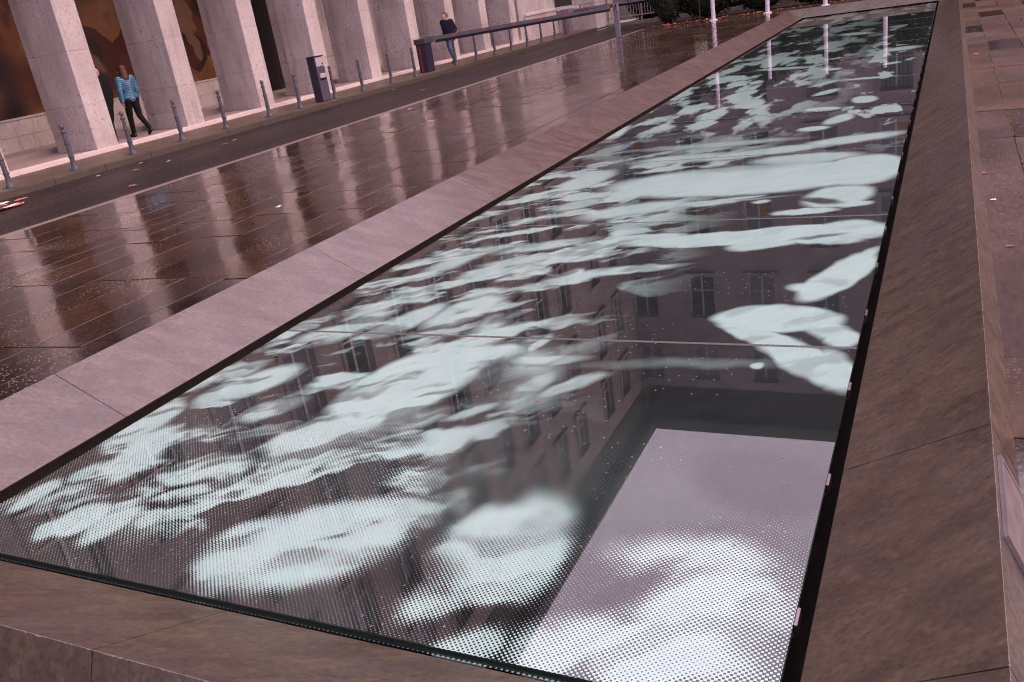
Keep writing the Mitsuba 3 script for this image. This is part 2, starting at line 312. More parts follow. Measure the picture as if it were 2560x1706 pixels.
bsdf("sign_white", (.7, .66, .62), .5)
bsdf("sign_yellow", (.55, .40, .12), .5)

# ------------------------------------------------------------------ helpers
def key_for(name):
    if name not in used: used[name] = 0; return name
    used[name] += 1
    return "%s_%03d" % (name, used[name])
used = {}
def put(name, mesh, mat, smooth=False, **more):
    k = key_for(name)
    scene[k] = ply(mesh, mat, smooth, **more) if not isinstance(mesh, dict) else {**mesh, **more}
    return k
def thing(name, label, cat, group=None):
    k = key_for(name)
    labels[k] = {"label": label, "category": cat}
    if group: labels[k]["group"] = group
    return k
def structure(name, mesh, mat, smooth=False):
    k = put(name, mesh, mat, smooth); labels[k] = {"kind": "structure"}; return k
def box(x0, x1, y0, y1, z0, z1):
    m = trimesh.creation.box((x1 - x0, y1 - y0, z1 - z0)); m.apply_translation(((x0 + x1) / 2, (y0 + y1) / 2, (z0 + z1) / 2)); return m
def cbox(x0, x1, y0, y1, z0, z1, c=.006):
    pts = []
    for i, (a, b) in enumerate(((x0, x1), (y0, y1), (z0, z1))):
        lo = [x0, y0, z0]; hi = [x1, y1, z1]
        for e in np.ndindex(2, 2, 2):
            q = [hi[k] - c if e[k] else lo[k] + c for k in range(3)]
            q[i] = hi[i] if e[i] else lo[i]
            pts.append(q)
    return trimesh.convex.convex_hull(np.array(pts))
def hull(pts): return trimesh.convex.convex_hull(np.asarray(pts, float))
def join(ms): return trimesh.util.concatenate(ms)
def lathe(profile, at, sections=20):
    m = trimesh.creation.revolve(np.array(profile, float), sections=sections); m.apply_translation(at); return m
def tube(p0, p1, r0, r1=None, n=12):
    p0, p1 = np.asarray(p0, float), np.asarray(p1, float); r1 = r0 if r1 is None else r1
    L = np.linalg.norm(p1 - p0)
    m = trimesh.creation.revolve(np.array([[0, 0], [r0, 0], [r1, L], [0, L]], float), sections=n)
    m.apply_transform(trimesh.geometry.align_vectors([0, 0, 1], (p1 - p0) / L)); m.apply_translation(p0); return m
def sheet(x0, x1, y0, y1, z, nx=1, ny=1):
    xs, ys = np.linspace(x0, x1, nx + 1), np.linspace(y0, y1, ny + 1)
    v = [(x, y, z) for y in ys for x in xs]
    f = [[j * (nx + 1) + i, j * (nx + 1) + i + 1, (j + 1) * (nx + 1) + i + 1, (j + 1) * (nx + 1) + i] for j in range(ny) for i in range(nx)]
    return (np.array(v), np.array(f))

# ------------------------------------------------------------------ ground, road, pavement
ZG = -.086                                   # top of the glass
GX0, GX1, GY0, GY1 = -4.394, -.407, 1.957, 32.2
IX0, IX1, IY0, IY1 = -4.457, -.3435, 1.88, 32.277       # inner edge of the stone surround (z = -.053)
OX0, OX1, OY0, OY1 = -4.983, .183, 1.355, 32.80         # its ridge (z = .21)
BX0, BX1, BY0, BY1 = -5.083, .283, 1.255, 32.90         # its foot  (z = 0)
ROAD_X0, ROAD_X1 = -15.15, -11.62

outer = Polygon([(-15.16, -60), (60, -60), (60, 400), (-15.16, 400)])
hole = Polygon([(BX0 + .02, BY0 + .02), (BX1 - .02, BY0 + .02), (BX1 - .02, BY1 - .02), (BX0 + .02, BY1 - .02)])
gv, gf = trimesh.creation.triangulate_polygon(outer.difference(hole), engine="earcut")
structure("ground", (np.c_[gv, np.full(len(gv), -.030)], gf), "joint_fill")
road = box(ROAD_X0, ROAD_X1, -40, 42.9, -.05, -.012)
structure("road", join([road, box(-11.7, 40, 37.2, 60, -.05, -.014)]), "asphalt")
structure("gutter_strip", cbox(-11.62, -11.46, -40, 37.2, -.06, .004, .004), "drain_strip")

# kerb: stones butted end to end
kerb = structure("kerb", box(-15.29, -15.165, -20, 41.69, -.08, .10), "joint_fill")
y = 7.5
while y < 41.6:
    L = min(1.2, 41.68 - y)
    put(kerb + "__stone", cbox(-15.30, -15.15, y, y + L - .008, -.05, .118 + .004 * rng.random(), .012), "kerb_stone"); y += 1.2
side = structure("sidewalk", box(-17.2, -15.30, -20, 41.69, -.08, .102), "joint_fill")
y = 7.0
while y < 41.6:
    L = min(.9, 41.68 - y)
    for x0, x1 in ((-17.15, -16.40), (-16.394, -15.306)):
        o = .3 if x0 > -17 else 0
        put(side + "__slab", cbox(x0, x1, y + o, min(y + o + .894, 41.68), .06, .117 + .003 * rng.random(), .003), "sidewalk_stone")
    y += .9

def slab(name, x0, x1, y0, y1, mat, top=0.0, tilt=.0022, skew=0.0, gap=.007):
    z = [top + float(v) for v in rng.normal(0, 1, 2) * tilt]
    c = .003
    xs, ys = (x0 + gap, x1 - gap), (y0 + gap, y1 - gap)
    zz = lambda x, y: top + z[0] * 0 + (z[0] - top) * (2 * (x - x0) / (x1 - x0) - 1) + (z[1] - top) * (2 * (y - y0) / (y1 - y0) - 1)
    sk = lambda x: skew * (x - x0)
    lo = [(x, y + sk(x), -.045) for x in xs for y in ys]
    mid = [(x, y + sk(x), zz(x, y) - c) for x in xs for y in ys]
    hi = [(x, y + sk(x), zz(x, y)) for x in (xs[0] + c, xs[1] - c) for y in (ys[0] + c, ys[1] - c)]
    return put(name, hull(lo + mid + hi), mat)

# left pavement: strips along the road grouped by twos and threes, joints of each group at their own places
pav = structure("pavement", sheet(-11.46, BX0 + .03, -20, 37.2, -.026), "joint_fill")
groups = [((-11.46, -10.78, -10.17), [2.9, 4.0, 5.1, 6.15, 7.2, 8.35, 9.55]), ((-10.17, -9.75, -9.26), [3.1, 4.3, 5.5, 6.62, 7.5, 8.9, 10.05, 11.15]), ((-9.26, -8.9, -8.53), [2.8, 4.1, 5.35, 6.3, 7.45, 8.75, 10.5, 11.35]),
          ((-8.53, -8.03, -7.51), [2.2, 3.3, 4.5, 5.38, 6.85, 7.72, 9.1, 10.2, 11.3]), ((-7.51, -6.93, -6.38, -5.86), [2.3, 3.05, 3.9, 5.56, 7.03, 7.95, 9.0, 10.4]), ((-6.36, -5.84, -5.075), [])]
SK = .085
for gi, (xs, ys) in enumerate(groups[:5]):
    ys = list(ys)
    while ys[-1] < 21.5: ys.append(ys[-1] + rng.uniform(.95, 1.5))
    for y0, y1 in zip(ys[:-1], ys[1:]):
        for x0, x1 in zip(xs[:-1], xs[1:]):
            sk0 = SK * (x0 - xs[0])
            slab(pav + "__slab", x0, x1, y0 + sk0, y1 + sk0, "wet_paving_%d" % rng.integers(0, 3), skew=SK)
    groups[gi] = (xs, ys)
ys = [2.6, 3.42, 4.17, 5.6, 6.9, 8.0, 9.3]
while ys[-1] < 21.5: ys.append(ys[-1] + rng.uniform(1.1, 1.7))
for y0, y1 in zip(ys[:-1], ys[1:]):
    slab(pav + "__slab", -5.86, -5.075, y0, y1, "wet_paving_%d" % rng.integers(0, 3), skew=SK)
rest = []
for xs, ys in groups[:5] + [((-5.86, -5.075), ys)]:
    y = ys[-1]
    while y < 37.0:
        L = rng.uniform(1.0, 1.6); y1 = min(y + L, 37.2)
        for x0, x1 in zip(xs[:-1], xs[1:]):
            t = float(rng.normal(0, .0016)); sk0 = SK * (x0 - xs[0])
            if x1 > -5.1 and y > BY1: x1 = x1
            rest.append(hull([(x, yy + sk0 + SK * (x - x0), z) for x in (x0 + .004, x1 - .004) for yy, s in ((y + .004, 1), (min(y1, 37.15) - .004, -1)) for z in (-.04, t * s)]))
        y = y1
for xa in np.arange(-5.05, 6.0, .8):            # beyond the far end of the basin
    y = 33.0
    while y < 37.0:
        y1 = min(y + 1.3, 37.2); t = float(rng.normal(0, .0016))
        rest.append(hull([(x, yy, z) for x in (xa + .004, xa + .796) for yy, s in ((y + .004, 1), (y1 - .004, -1)) for z in (-.04, t * s)])); y = y1
k = put(pav + "__far_slabs", join(rest), "wet_paving_0"); labels[k] = {"kind": "stuff"}

# right pavement: courses with long cross bands
rp = structure("right_pavement", sheet(BX1 - .03, 6.0, -6, 33.0, -.026), "joint_fill")
bands = [(3.62, 4.43), (7.48, 8.25), (11.3, 12.0), (14.92, 15.36), (18.55, 18.95), (21.8, 22.2), (25.1, 25.5), (28.6, 29.0)]
cols = [.270, .592, 1.085, 1.60, 2.12, 2.64, 3.2]
edges = [-.4] + [v for b in bands for v in b] + [32.4]
for i, (y0, y1) in enumerate(zip(edges[:-1], edges[1:])):
    if i % 2:
        for x0, x1 in ((.270, 1.33), (1.33, 2.4), (2.4, 3.2)): slab(rp + "__slab", x0, x1, y0, y1, "dry_paving_%d" % rng.choice([0, 2]), top=.004)
    else:
        m = (y0 + y1) / 2 + rng.uniform(-.1, .1)
        for x0, x1 in zip(cols[:-1], cols[1:]):
            for a, b in ((y0, m), (m, y1)): slab(rp + "__slab", x0, x1, a, b, ("wet_paving_%d" if rng.random() < .15 else "dry_paving_%d") % rng.choice([0, 2]), gap=.005)
mm = []
for y0, y1 in zip(edges[2::2], edges[3::2]):
    for q in np.arange(y0 + .03, y1 - .03, .07):
        if rng.random() < .85:
            m = trimesh.creation.icosphere(1, 1.0); m.apply_scale((.007, .045, .006)); m.apply_translation((.592, q, -.001)); mm.append(m)
k = put("moss", join(mm), "moss_green"); labels[k] = {"label": "thin line of moss in the paving joint right of the basin", "category": "moss", "kind": "stuff"}

# ------------------------------------------------------------------ the sunken basin: stone surround, glass panels
sur = thing("basin_surround", "sloping dark stone surround framing the long sunken glass basin", "stone surround")
SEC = [(0.0, .21), (.5265, -.053), (.521, -.062), (.36, -.14), (-.12, -.10), (-.1, .0)]          # (inward from ridge, z)
def stone_x(side, y0, y1, m0=0, m1=0):
    """A stone of the long sides; m0, m1 = 1 where the end is mitred."""
    pts = []
    for i, z in SEC:
        x = OX1 - i if side > 0 else OX0 + i
        pts += [(x, (OY0 + i) if m0 else y0, z), (x, (OY1 - i) if m1 else y1, z)]
    return hull(pts)
def stone_y(side, x0, x1, m0=0, m1=0):
    pts = []
    for i, z in SEC:
        y = OY0 + i if side < 0 else OY1 - i
        pts += [((OX0 + i) if m0 else x0, y, z), ((OX1 - i) if m1 else x1, y, z)]
    return hull(pts)
g = .0025
def stone_run(fn, side, cuts, mat="quartzite"):
    n = len(cuts) - 1
    for i in range(n): put(sur + "__stone", fn(side, cuts[i] + g, cuts[i + 1] - g, i == 0, i == n - 1), mat)
stone_run(stone_x, 1, [OY0, 2.01, 3.325] + [3.325 + 2.65 * k for k in range(1, 11)] + [OY1])
stone_run(stone_x, -1, [OY0, 3.20] + [3.20 + 2.65 * k for k in range(1, 11)] + [OY1], "quartzite_pale")
stone_run(stone_y, -1, [OX0, -2.434, OX1])
stone_run(stone_y, 1, [OX0, -2.434, OX1])
th = .02
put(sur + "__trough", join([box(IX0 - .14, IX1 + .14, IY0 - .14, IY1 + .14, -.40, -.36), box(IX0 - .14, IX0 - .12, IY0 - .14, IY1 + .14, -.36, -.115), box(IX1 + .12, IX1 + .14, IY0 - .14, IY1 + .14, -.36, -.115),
    box(IX0 - .12, IX1 + .12, IY0 - .14, IY0 - .12, -.36, -.115), box(IX0 - .12, IX1 + .12, IY1 + .12, IY1 + .14, -.36, -.115)]), "trough_shaded")
put(sur + "__beam", join([box(x - .04, x + .04, GY0 + .1, GY1 - .1, -.30, ZG - .040) for x in (-4.1, -3.1, -2.4, -1.7, -.7)]), "trough_shaded")

ordinal = ["", "second", "third", "fourth", "fifth", "sixth", "seventh", "eighth", "ninth", "tenth"]
NP = 11; PL = (GY1 - GY0) / NP
joints = [GY0, 4.68, 7.39, 10.09] + [10.09 + (GY1 - 10.09) / 8 * k for k in range(1, 9)]
for i, (y0, y1) in enumerate(zip(joints[:-1], joints[1:])):
    lab = ("nearest printed glass panel, large pale blots at the camera end of the basin" if i == 0 else "farthest printed glass panel, against the far end stone of the basin" if i == NP - 1
           else "%s printed glass panel counted from the camera end of the basin" % ordinal[i])
    t = thing("glass_panel", lab, "glass panel", "printed glass panels covering the basin")
    a, b = y0 + (.013 if i else 0), y1 - (.013 if i < NP - 1 else 0)
    dz = float(rng.normal(0, .0006)); top = ZG + dz
    put(t + "__pane", sheet(GX0, GX1, a, b, top), "printed_glass")
    e = .0005
    put(t + "__edge", join([box(GX0 + e, GX1 - e, a + .0002, b - .0002, top - .012, top - .0008), box(GX0 + e, GX1 - e, a + .0002, b - .0002, top - .032, top - .019)]), "glass_edge")
    put(t + "__interlayer", box(GX0 + .012, GX1 - .012, a + .010, b - .004, top - .019, top - .012), "rubber_black")
    if i == 0: put(t + "__lower_lip", box(GX0, GX1, a - .007, a + .05, top - .0365, top - .0322), "printed_glass")
    for q in (.20, .53, .86):
        yc = y0 + q * (y1 - y0) if i else (2.42, 3.30, 4.20)[int(q * 3)]
        put(t + "__clip", join([cbox(GX1 + .002, GX1 + .014, yc - .045, yc + .045, ZG - .05, ZG + .001, .001), cbox(GX1 - .02, GX1 + .012, yc - .04, yc + .04, ZG - .056, ZG - .05, .001)]), "steel")
    if i: put(t + "__seal", box(GX0 + .002, GX1 - .002, y0 - .0126, y0 + .0126, top - .014, ZG + .0008), "rubber_joint")

dp = []
r = np.random.default_rng(3)
ico = trimesh.creation.icosphere(1, 1.0)
while len(dp) < 260:
    x, y = r.uniform(GX0 + .05, GX1 - .03), 2.0 + 3.2 * r.random() ** 1.3
    if meshkit.noise(np.array([x * 1.3, y * 1.3, 0.0])) < .45: continue
    q = r.uniform(.0016, .0034) * (1.4 if r.random() < .08 else 1)
    m = ico.copy(); m.apply_scale((q, q * r.uniform(.8, 1.3), q * .55)); m.apply_translation((x, y, ZG + q * .38 + .001)); dp.append(m)
k = put("grit_specks", join(dp), "pale_drop", True); labels[k] = {"label": "small pale specks standing in for water drops on the nearest glass panels", "category": "grit", "kind": "stuff"}  # opaque pale stand-ins for clear water drops

# pale plate fixed to the outer slope of the surround
def on_face(y, s, out=0.0):       # s: 0 at the ridge .. 1 at the foot
    nx, nz = .903, .43
    return (OX1 + .1 * s + nx * out, y, .21 - .21 * s + nz * out)
pl = thing("plate", "pale shiny plate on the outer slope of the surround, lower right", "plate")
put(pl + "__board", hull([on_face(y, s, o) for y in (2.62, 3.13) for s in (.12, .93) for o in (.001, .012)]), "plate_pale")
put(pl + "__rim", join([hull([on_face(y, s, o) for y in yy for s in ss for o in (.012, .016)]) for yy, ss in (((2.62, 3.13), (.12, .18)), ((2.62, 3.13), (.87, .93)), ((2.62, 2.64), (.185, .865)), ((3.11, 3.13), (.185, .865)))]), "plate_pale")

# ------------------------------------------------------------------ the arcaded wing on the left
FX, FZ = -17.20, .21                 # pier fronts, arcade floor
wing = thing("arcade_building", "long pale stone building with square piers along the wet road", "building")
BACK = -20.3
put(wing + "__floor", box(-20.4, -17.19, -20, 37.4, -.05, FZ - .004), "loggia_floor")
y = 6.0
while y < 37.3:
    L = min(1.45, 37.4 - y); put(wing + "__step", cbox(-17.36, -17.12, y, y + L - .005, 0.0, FZ, .006), "step_marble"); y += 1.45
put(wing + "__plinth_step", cbox(-20.3, -18.95, -20, 37.4, .15, FZ + .11, .008), "loggia_floor")
pier_y = [13.90 + 2.83 * (n - 2) for n in range(-1, 11)]
PW = .60
heights = [.21, .60, 1.20, 2.34, 3.48, 4.62, 5.76]
def blk(x0, x1, y0, y1, z0, z1, mat):
    return cbox(x0 + .003, x1 - .003, y0, y1, z0 + .003, z1 - .003, .005), mat
for n, y0 in enumerate(pier_y):
    p = key_for(wing + "__pier")
    put(p, box(FX - 1.02, FX - .02, y0 + .02, y0 + PW - .02, FZ, 5.75), "limestone_core")
    used[p] = 0
    for c in range(len(heights) - 1):
        z0, z1 = heights[c], heights[c + 1]
        mats = ["limestone" if rng.random() < .6 else "limestone_warm" for _ in range(3)]
        if c == 0: put(p + "__block", cbox(FX - .27 + .003, FX, y0, y0 + PW, z0, heights[2] - .0018, .004), mats[0])
        elif c > 1: put(p + "__block", cbox(FX - .27 + .003, FX, y0, y0 + PW, z0 + .0018, z1 - .0018, .004), mats[0])
        put(p + "__block", cbox(FX - 1.05, FX - .27 - .003, y0, y0 + PW, z0 + (.0018 if c else 0), z1 - .0018, .004), mats[1])
        put(p + "__block", cbox(FX - 1.38, FX - 1.053, y0 + .045, y0 + PW - .045, z0 + (.003 if c else 0), z1 - .003, .006), mats[2])
# loggia back wall: dado stones, painted wall above, doorways
doors = [(22.3, 24.9, "dark_room"), (27.6, 30.2, "door_wood"), (33.2, 35.4, "dark_room")]
def spans(y0, y1):
    out, y = [], y0
    for a, b, _ in doors: out.append((y, a)); y = b
    return out + [(y, y1)]
for a, b in spans(-20, 37.4):
    put(wing + "__back_wall", box(BACK - .5, BACK - .05, a, b, FZ, 6.2), "limestone_core")
    if b < 12: continue
    y = max(a, 8.0)
    k = 0
    while y < b - .05:
        L = min((1.5, 1.1)[k % 2], b - y)
        put(wing + "__dado_stone", cbox(BACK - .06, BACK + .02, y + .003, y + L - .003, .30, .655, .004), "limestone_warm")
        put(wing + "__dado_stone", cbox(BACK - .06, BACK + .02, y + .003 + (.5 if y + .5 < b and k else 0), min(y + L + .5, b) - .003 if k >= 0 and y + L + .5 < b else b - .003, .661, 1.03, .004), "limestone_warm")
        y += L; k += 1
    put(wing + "__dado_ledge", cbox(BACK - .05, BACK + .05, max(a, 8.0), b, 1.036, 1.085, .006), "limestone_warm")
for a, b in ((8.0, 22.3),):
    m = put(wing + "__mural", box(BACK - .049, BACK - .01, a, b, 1.087, 6.0), "mural_paint")
    labels[m] = {"label": "warm brown and orange painted wall panel behind the piers"}
for a, b in spans(-20, 37.4):
    if a >= 22.3 or b < 8: put(wing + "__upper_wall", box(BACK - .049, BACK - .012, a, b, 1.087, 6.0), "limestone_warm")
put(wing + "__upper_wall", box(BACK - .049, BACK - .012, -20, 8.0, 1.087, 6.0), "limestone_warm")
for a, b, mt in doors:
    deep = 6.0 if mt == "dark_room" else .35
    put(wing + "__doorway", join([box(BACK - .5 - deep - .05, BACK - .5 - deep, a, b, FZ, 5.2), box(BACK - .5 - deep, BACK - .5, a - .05, a, FZ, 5.2), box(BACK - .5 - deep, BACK - .5, b, b + .05, FZ, 5.2), box(BACK - .5 - deep, BACK - .5, a, b, 5.15, 5.2), box(BACK - .5 - deep, BACK - .5, a, b, FZ - .05, FZ)]), "dark_room")
    if mt == "door_wood":
        put(wing + "__door", join([cbox(BACK - .72, BACK - .66, a + .04, (a + b) / 2 - .01, FZ + .1, 4.2, .01), cbox(BACK - .72, BACK - .66, (a + b) / 2 + .01, b - .04, FZ + .1, 4.2, .01)] +
            [cbox(BACK - .66, BACK - .63, c0, c0 + .9, z0, z0 + 1.0, .02) for c0 in (a + .2, (a + b) / 2 + .18) for z0 in (.6, 1.8, 3.0)]), "door_wood")
    put(wing + "__door_head", box(BACK - .5, BACK - .02, a, b, 5.2, 6.2), "limestone_warm")
put(wing + "__arcade_ceiling", box(BACK - .5, FX - .03, -20, 37.4, 5.77, 6.0), "limestone_warm")

WIN_Z = [(6.5, 9.0), (10.6, 13.1), (14.9, 17.4), (18.9, 21.2)]
TOP = 24.4
def facade(holder, fixed, lo, hi, z0, wins, axis, sign, mat, thick=.45):
    """Wall in the plane axis = fixed, windows at (a0, a1, z0, z1) cut out; sign: the way it faces."""
    xs = sorted({lo, hi, *[w[0] for w in wins], *[w[1] for w in wins]}); zs = sorted({z0, TOP, *[w[2] for w in wins], *[w[3] for w in wins]})
    cells = []
    for i in range(len(xs) - 1):
        for j in range(len(zs) - 1):
            cx, cz = (xs[i] + xs[i + 1]) / 2, (zs[j] + zs[j + 1]) / 2
            if not any(w[0] < cx < w[1] and w[2] < cz < w[3] for w in wins): cells.append((xs[i], xs[i + 1], zs[j], zs[j + 1]))
    merged = []
    for c in cells:                                   # join cells of one column that touch
        if merged and merged[-1][0] == c[0] and merged[-1][1] == c[1] and merged[-1][3] == c[2]: merged[-1] = (c[0], c[1], merged[-1][2], c[3])
        else: merged.append(c)
    def b(a0, a1, zz0, zz1, d0, d1):                  # d: depth behind the face
        f0, f1 = sorted((fixed - sign * d0, fixed - sign * d1))
        return box(f0, f1, a0, a1, zz0, zz1) if axis == "x" else box(a0, a1, f0, f1, zz0, zz1)
    put(holder + "__wall", join([b(*c, 0, thick) for c in merged]), mat)
    for a0, a1, w0, w1 in wins:
        w = key_for(holder + "__window"); used[w] = 0
        mid = (a0 + a1) / 2; tr = w0 + .34 * (w1 - w0); t = .08
        put(w, join([b(a0 - .16, a0, w0 - .1, w1 + .16, -.06, .02), b(a1, a1 + .16, w0 - .1, w1 + .16, -.06, .02), b(a0, a1, w1, w1 + .16, -.06, .02), b(a0 - .2, a1 + .2, w0 - .26, w0 - .1, -.14, .02), b(a0, a1, w0 - .1, w0, -.06, .02)]), mat)
        put(w + "__frame", join([b(a0, a0 + t, w0, w1, .20, .28), b(a1 - t, a1, w0, w1, .20, .28), b(mid - .05, mid + .05, w0, w1, .19, .28), b(a0 + t, a1 - t, w0, w0 + t, .20, .28), b(a0 + t, a1 - t, w1 - t, w1, .20, .28), b(a0 + t, a1 - t, tr, tr + t, .20, .28)]), "window_frame")
        put(w + "__pane", b(a0 + .01, a1 - .01, w0 + .01, w1 - .01, .24, .26), "window_dark" if rng.random() < .62 else "blind")
        if rng.random() < .18: put(w + "__curtain", b(mid + .06, a1 - .07, w0 + .07, tr, .225, .238), "curtain")
    return b
wins = [(yc - .72, yc + .72, a, c) for yc in [y + PW / 2 + 1.415 for y in pier_y[1:]] + [42.6, 45.6] for a, c in WIN_Z]
facade(wing, FX, -20, 48.6, 5.77, wins, "x", 1, "facade_stone")
put(wing + "__cornice", cbox(FX - 1.0, FX + .7, -20, 50.2, TOP, 25.2, .05), "attic_stone")
put(wing + "__frieze", box(FX, FX + .06, -20, 48.6, 22.4, TOP - .003), "attic_stone")
put(wing + "__roof", hull([(FX - .9, yy, 25.2) for yy in (-20, 49)] + [(FX - 8, yy, 28.5) for yy in (-20, 49)] + [(FX - 16, yy, 25.2) for yy in (-20, 49)]), "slate")
put(wing + "__rear", box(FX - 16, BACK - 7.2, -20, 49, 0, 24.4), "facade_stone")
# end of the arcade: plain wall, end block with dark opening and ledge
put(wing + "__end_wall", box(FX - .6, FX, 37.4, 41.7, 0, 5.765), "limestone")
put(wing + "__end_wall", box(FX - .6, -15.2, 41.75, 44.4, 0, 5.2), "limestone_core")
put(wing + "__end_stone", cbox(FX + .003, FX + .10, 37.9, 41.69, .10, 1.16, .01), "limestone")
put(wing + "__end_ledge", cbox(FX - .02, FX + .16, 37.9, 41.5, 1.165, 1.28, .015), "step_marble")
put(wing + "__end_ledge", cbox(FX + .17, -15.95, 41.50, 41.76, 1.10, 1.24, .015), "step_marble")
for x0, x1, z0, z1 in ((-17.09, -16.6, .08, 1.095), (-16.594, -15.9, .08, 1.095), (-15.894, -15.18, .08, 1.24), (-16.3, -15.7, 1.25, 2.5), (-15.694, -15.18, 1.25, 2.5), (-17.19, -15.9, 2.51, 3.8), (-15.894, -15.18, 2.51, 3.8), (-17.19, -15.18, 3.81, 5.2)):
    put(wing + "__end_stone", cbox(x0, x1, 41.69, 41.76, z0, z1, .006), "limestone_warm" if x1 < -15.5 else "limestone")
for z0, z1 in ((.08, 1.24), (1.25, 2.5), (2.51, 3.8), (3.81, 5.2)):
    put(wing + "__end_stone", cbox(-15.205, -15.18 + .02, 41.77, 43.0, z0, z1, .006), "limestone")
    put(wing + "__end_stone", cbox(-15.205, -15.18 + .02, 43.01, 44.38, z0, z1, .006), "limestone")
w = key_for(wing + "__window"); used[w] = 0
put(w, box(-17.17, -16.305, 41.70, 41.75, 1.245, 1.30), "limestone"); put(w + "__pane", box(-17.15, -16.31, 41.735, 41.748, 1.302, 2.5), "window_dark")  # the pane is a dark sheet standing in for a shaded opening

# ------------------------------------------------------------------ the wing across the far end
ew = thing("end_building", "tall stone building across the far end, mirrored in the glass", "building")
wx = [-16.6 + 3.53 * k + .03 * k for k in range(0, 11)]
EZ = [(2.1, 4.95), (6.5, 9.0), (10.4, 13.2), (14.9, 17.55), (19.6, 21.75)]
ewins = [(x - .77, x + .77, a, c) for x in wx for a, c in EZ]
bb = facade(ew, 49.2, -17.65, 24.0, 0.0, ewins, "y", -1, "facade_stone")
for x in wx:
    put(ew + "__window_grille", join([box(q - .015, q + .015, 49.05, 49.08, 2.1, 4.95) for q in np.linspace(x - .7, x + .7, 8)] + [box(x - .8, x + .8, 49.04, 49.05, z - .015, z + .015) for z in (2.3, 3.3, 4.3, 4.9)]), "iron_grille")
put(ew + "__string_course", cbox(-17.0, 24.0, 49.05, 49.3, 5.72, 5.98, .03), "facade_stone")
put(ew + "__plinth", cbox(-17.0, 24.0, 49.0, 49.3, 0, 1.2, .03), "facade_stone")
put(ew + "__cornice", cbox(-16.49, 24.5, 48.5, 50.2, TOP + .003, 25.2, .05), "attic_stone")
put(ew + "__frieze", box(-17.0, 24.0, 49.14, 49.198, 22.4, TOP - .003), "attic_stone")
put(ew + "__roof", hull([(xx, yy, zz) for xx in (-17.2, 24.3) for yy, zz in ((50.1, 25.2), (57, 28.5), (65, 25.2))]), "slate")
put(ew + "__rear", box(-17.6, 24.0, 52.5, 65, 0, 24.4), "facade_stone")

# ------------------------------------------------------------------ bollards
prof = [(0, 0), (.085, 0), (.085, .03), (.066, .055), (.052, .10), (.047, .17), (.045, .24), (.058, .25), (.058, .272), (.044, .282), (.041, .50), (.054, .51), (.054, .532), (.040, .542), (.036, .72), (.050, .73), (.052, .755), (.040, .77), (.028, .785), (.030, .80), (.043, .825), (.046, .85), (.036, .885), (.014, .90), (0, .902)]
shaft = ply(trimesh.creation.revolve(np.array(prof[:19]), sections=20), "bollard_iron", 40)
knob = ply(trimesh.creation.revolve(np.array([(0, .772)] + prof[18:]), sections=20), "bollard_iron", 40)
foot = ply(cbox(-.10, .10, -.10, .10, 0, .012, .004), "bollard_iron")
where = {0: "leftmost, at the left edge beside the red and white scrap", 1: "before the second pier from the left", 2: "before the dark coated person", 3: "before the pier right of the blue jacketed person", 4: "second to the right of the blue jacketed person",
         5: "third to the right of the blue jacketed person", 6: "first left of the ticket machine", 7: "half hidden right behind the ticket machine", 8: "first right of the ticket machine with a gap", 9: "third left of the barrier cabinet", 10: "directly left of the near barrier cabinet",
         11: "right of the near barrier cabinet", 12: "before the walker in jeans", 13: "first right of the walker in jeans", 14: "second right of the walker in jeans", 15: "third right of the walker in jeans", 16: "fourth right of the walker in jeans", 17: "last but one before the far barrier cabinet", 18: "last before the far barrier cabinet"}
by = [10.42, 11.86, 13.34, 14.79, 16.23, 17.83, 19.10, 20.70, 22.10, 23.70, 25.15, 27.95, 29.55, 31.1, 32.6, 34.15, 35.65, 37.15]
names = ["leftmost bollard, at the left edge beside the red and white scrap", "bollard in front of the second pier from the left edge", "bollard in front of the gap with the blue jacketed person", "bollard in front of the third pier, right of the blue jacketed person",
         "second bollard right of the blue jacketed person, before a mural gap", "third bollard right of the blue jacketed person, before a pale pier front", "bollard next left of the dark ticket machine", "bollard half hidden behind the right side of the ticket machine",
         "bollard next right after the one behind the ticket machine", "second bollard left of the near barrier cabinet", "bollard next to the left side of the near barrier cabinet", "bollard in front of the legs of the walker in jeans",
         "first bollard right of the walker in jeans, under the barrier arm", "second bollard right of the walker in jeans, under the barrier arm", "third bollard right of the walker in jeans, under the barrier arm", "fourth bollard right of the walker in jeans, under the barrier arm", "second bollard left of the far barrier cabinet", "bollard next left of the far barrier cabinet"]
for yb, nm in zip(by, names):
    b = thing("bollard", nm.replace("bollard", "grey iron bollard", 1), "bollard", "iron bollards along the kerb")
    M = T().translate([-15.48, yb, .119])
    put(b + "__base_plate", foot, None, to_world=M); put(b + "__shaft", shaft, None, to_world=M); put(b + "__knob", knob, None, to_world=M)

# ------------------------------------------------------------------ ticket machine
t = thing("ticket_machine", "dark blue ticket pillar with a pale panel standing on the kerb", "ticket machine")
M = [(-15.75, -15.48, 20.12, 20.50)]
x0, x1, y0, y1 = M[0]
put(t + "__housing", cbox(x0, x1, y0, y1, .119, 1.30, .012), "ticket_paint")
put(t + "__lid", cbox(x0 - .01, x1 + .03, y0 - .01, y1 + .01, 1.302, 1.33, .006), "ticket_paint")
put(t + "__front_panel", cbox(x1, x1 + .015, y0 + .01, y1 - .01, .14, 1.04, .004), "ticket_side")
put(t + "__display", cbox(x1, x1 + .018, y0 + .02, y1 - .02, 1.05, 1.29, .004), "brushed_panel")
put(t + "__button", lathe([(0, 0), (.022, 0), (.022, .012), (0, .014)], (0, 0, 0)).apply_transform(trimesh.transformations.rotation_matrix(math.pi / 2, [0, 1, 0])).apply_translation((x1 + .018, y1 - .09, 1.11)), "rubber_black")
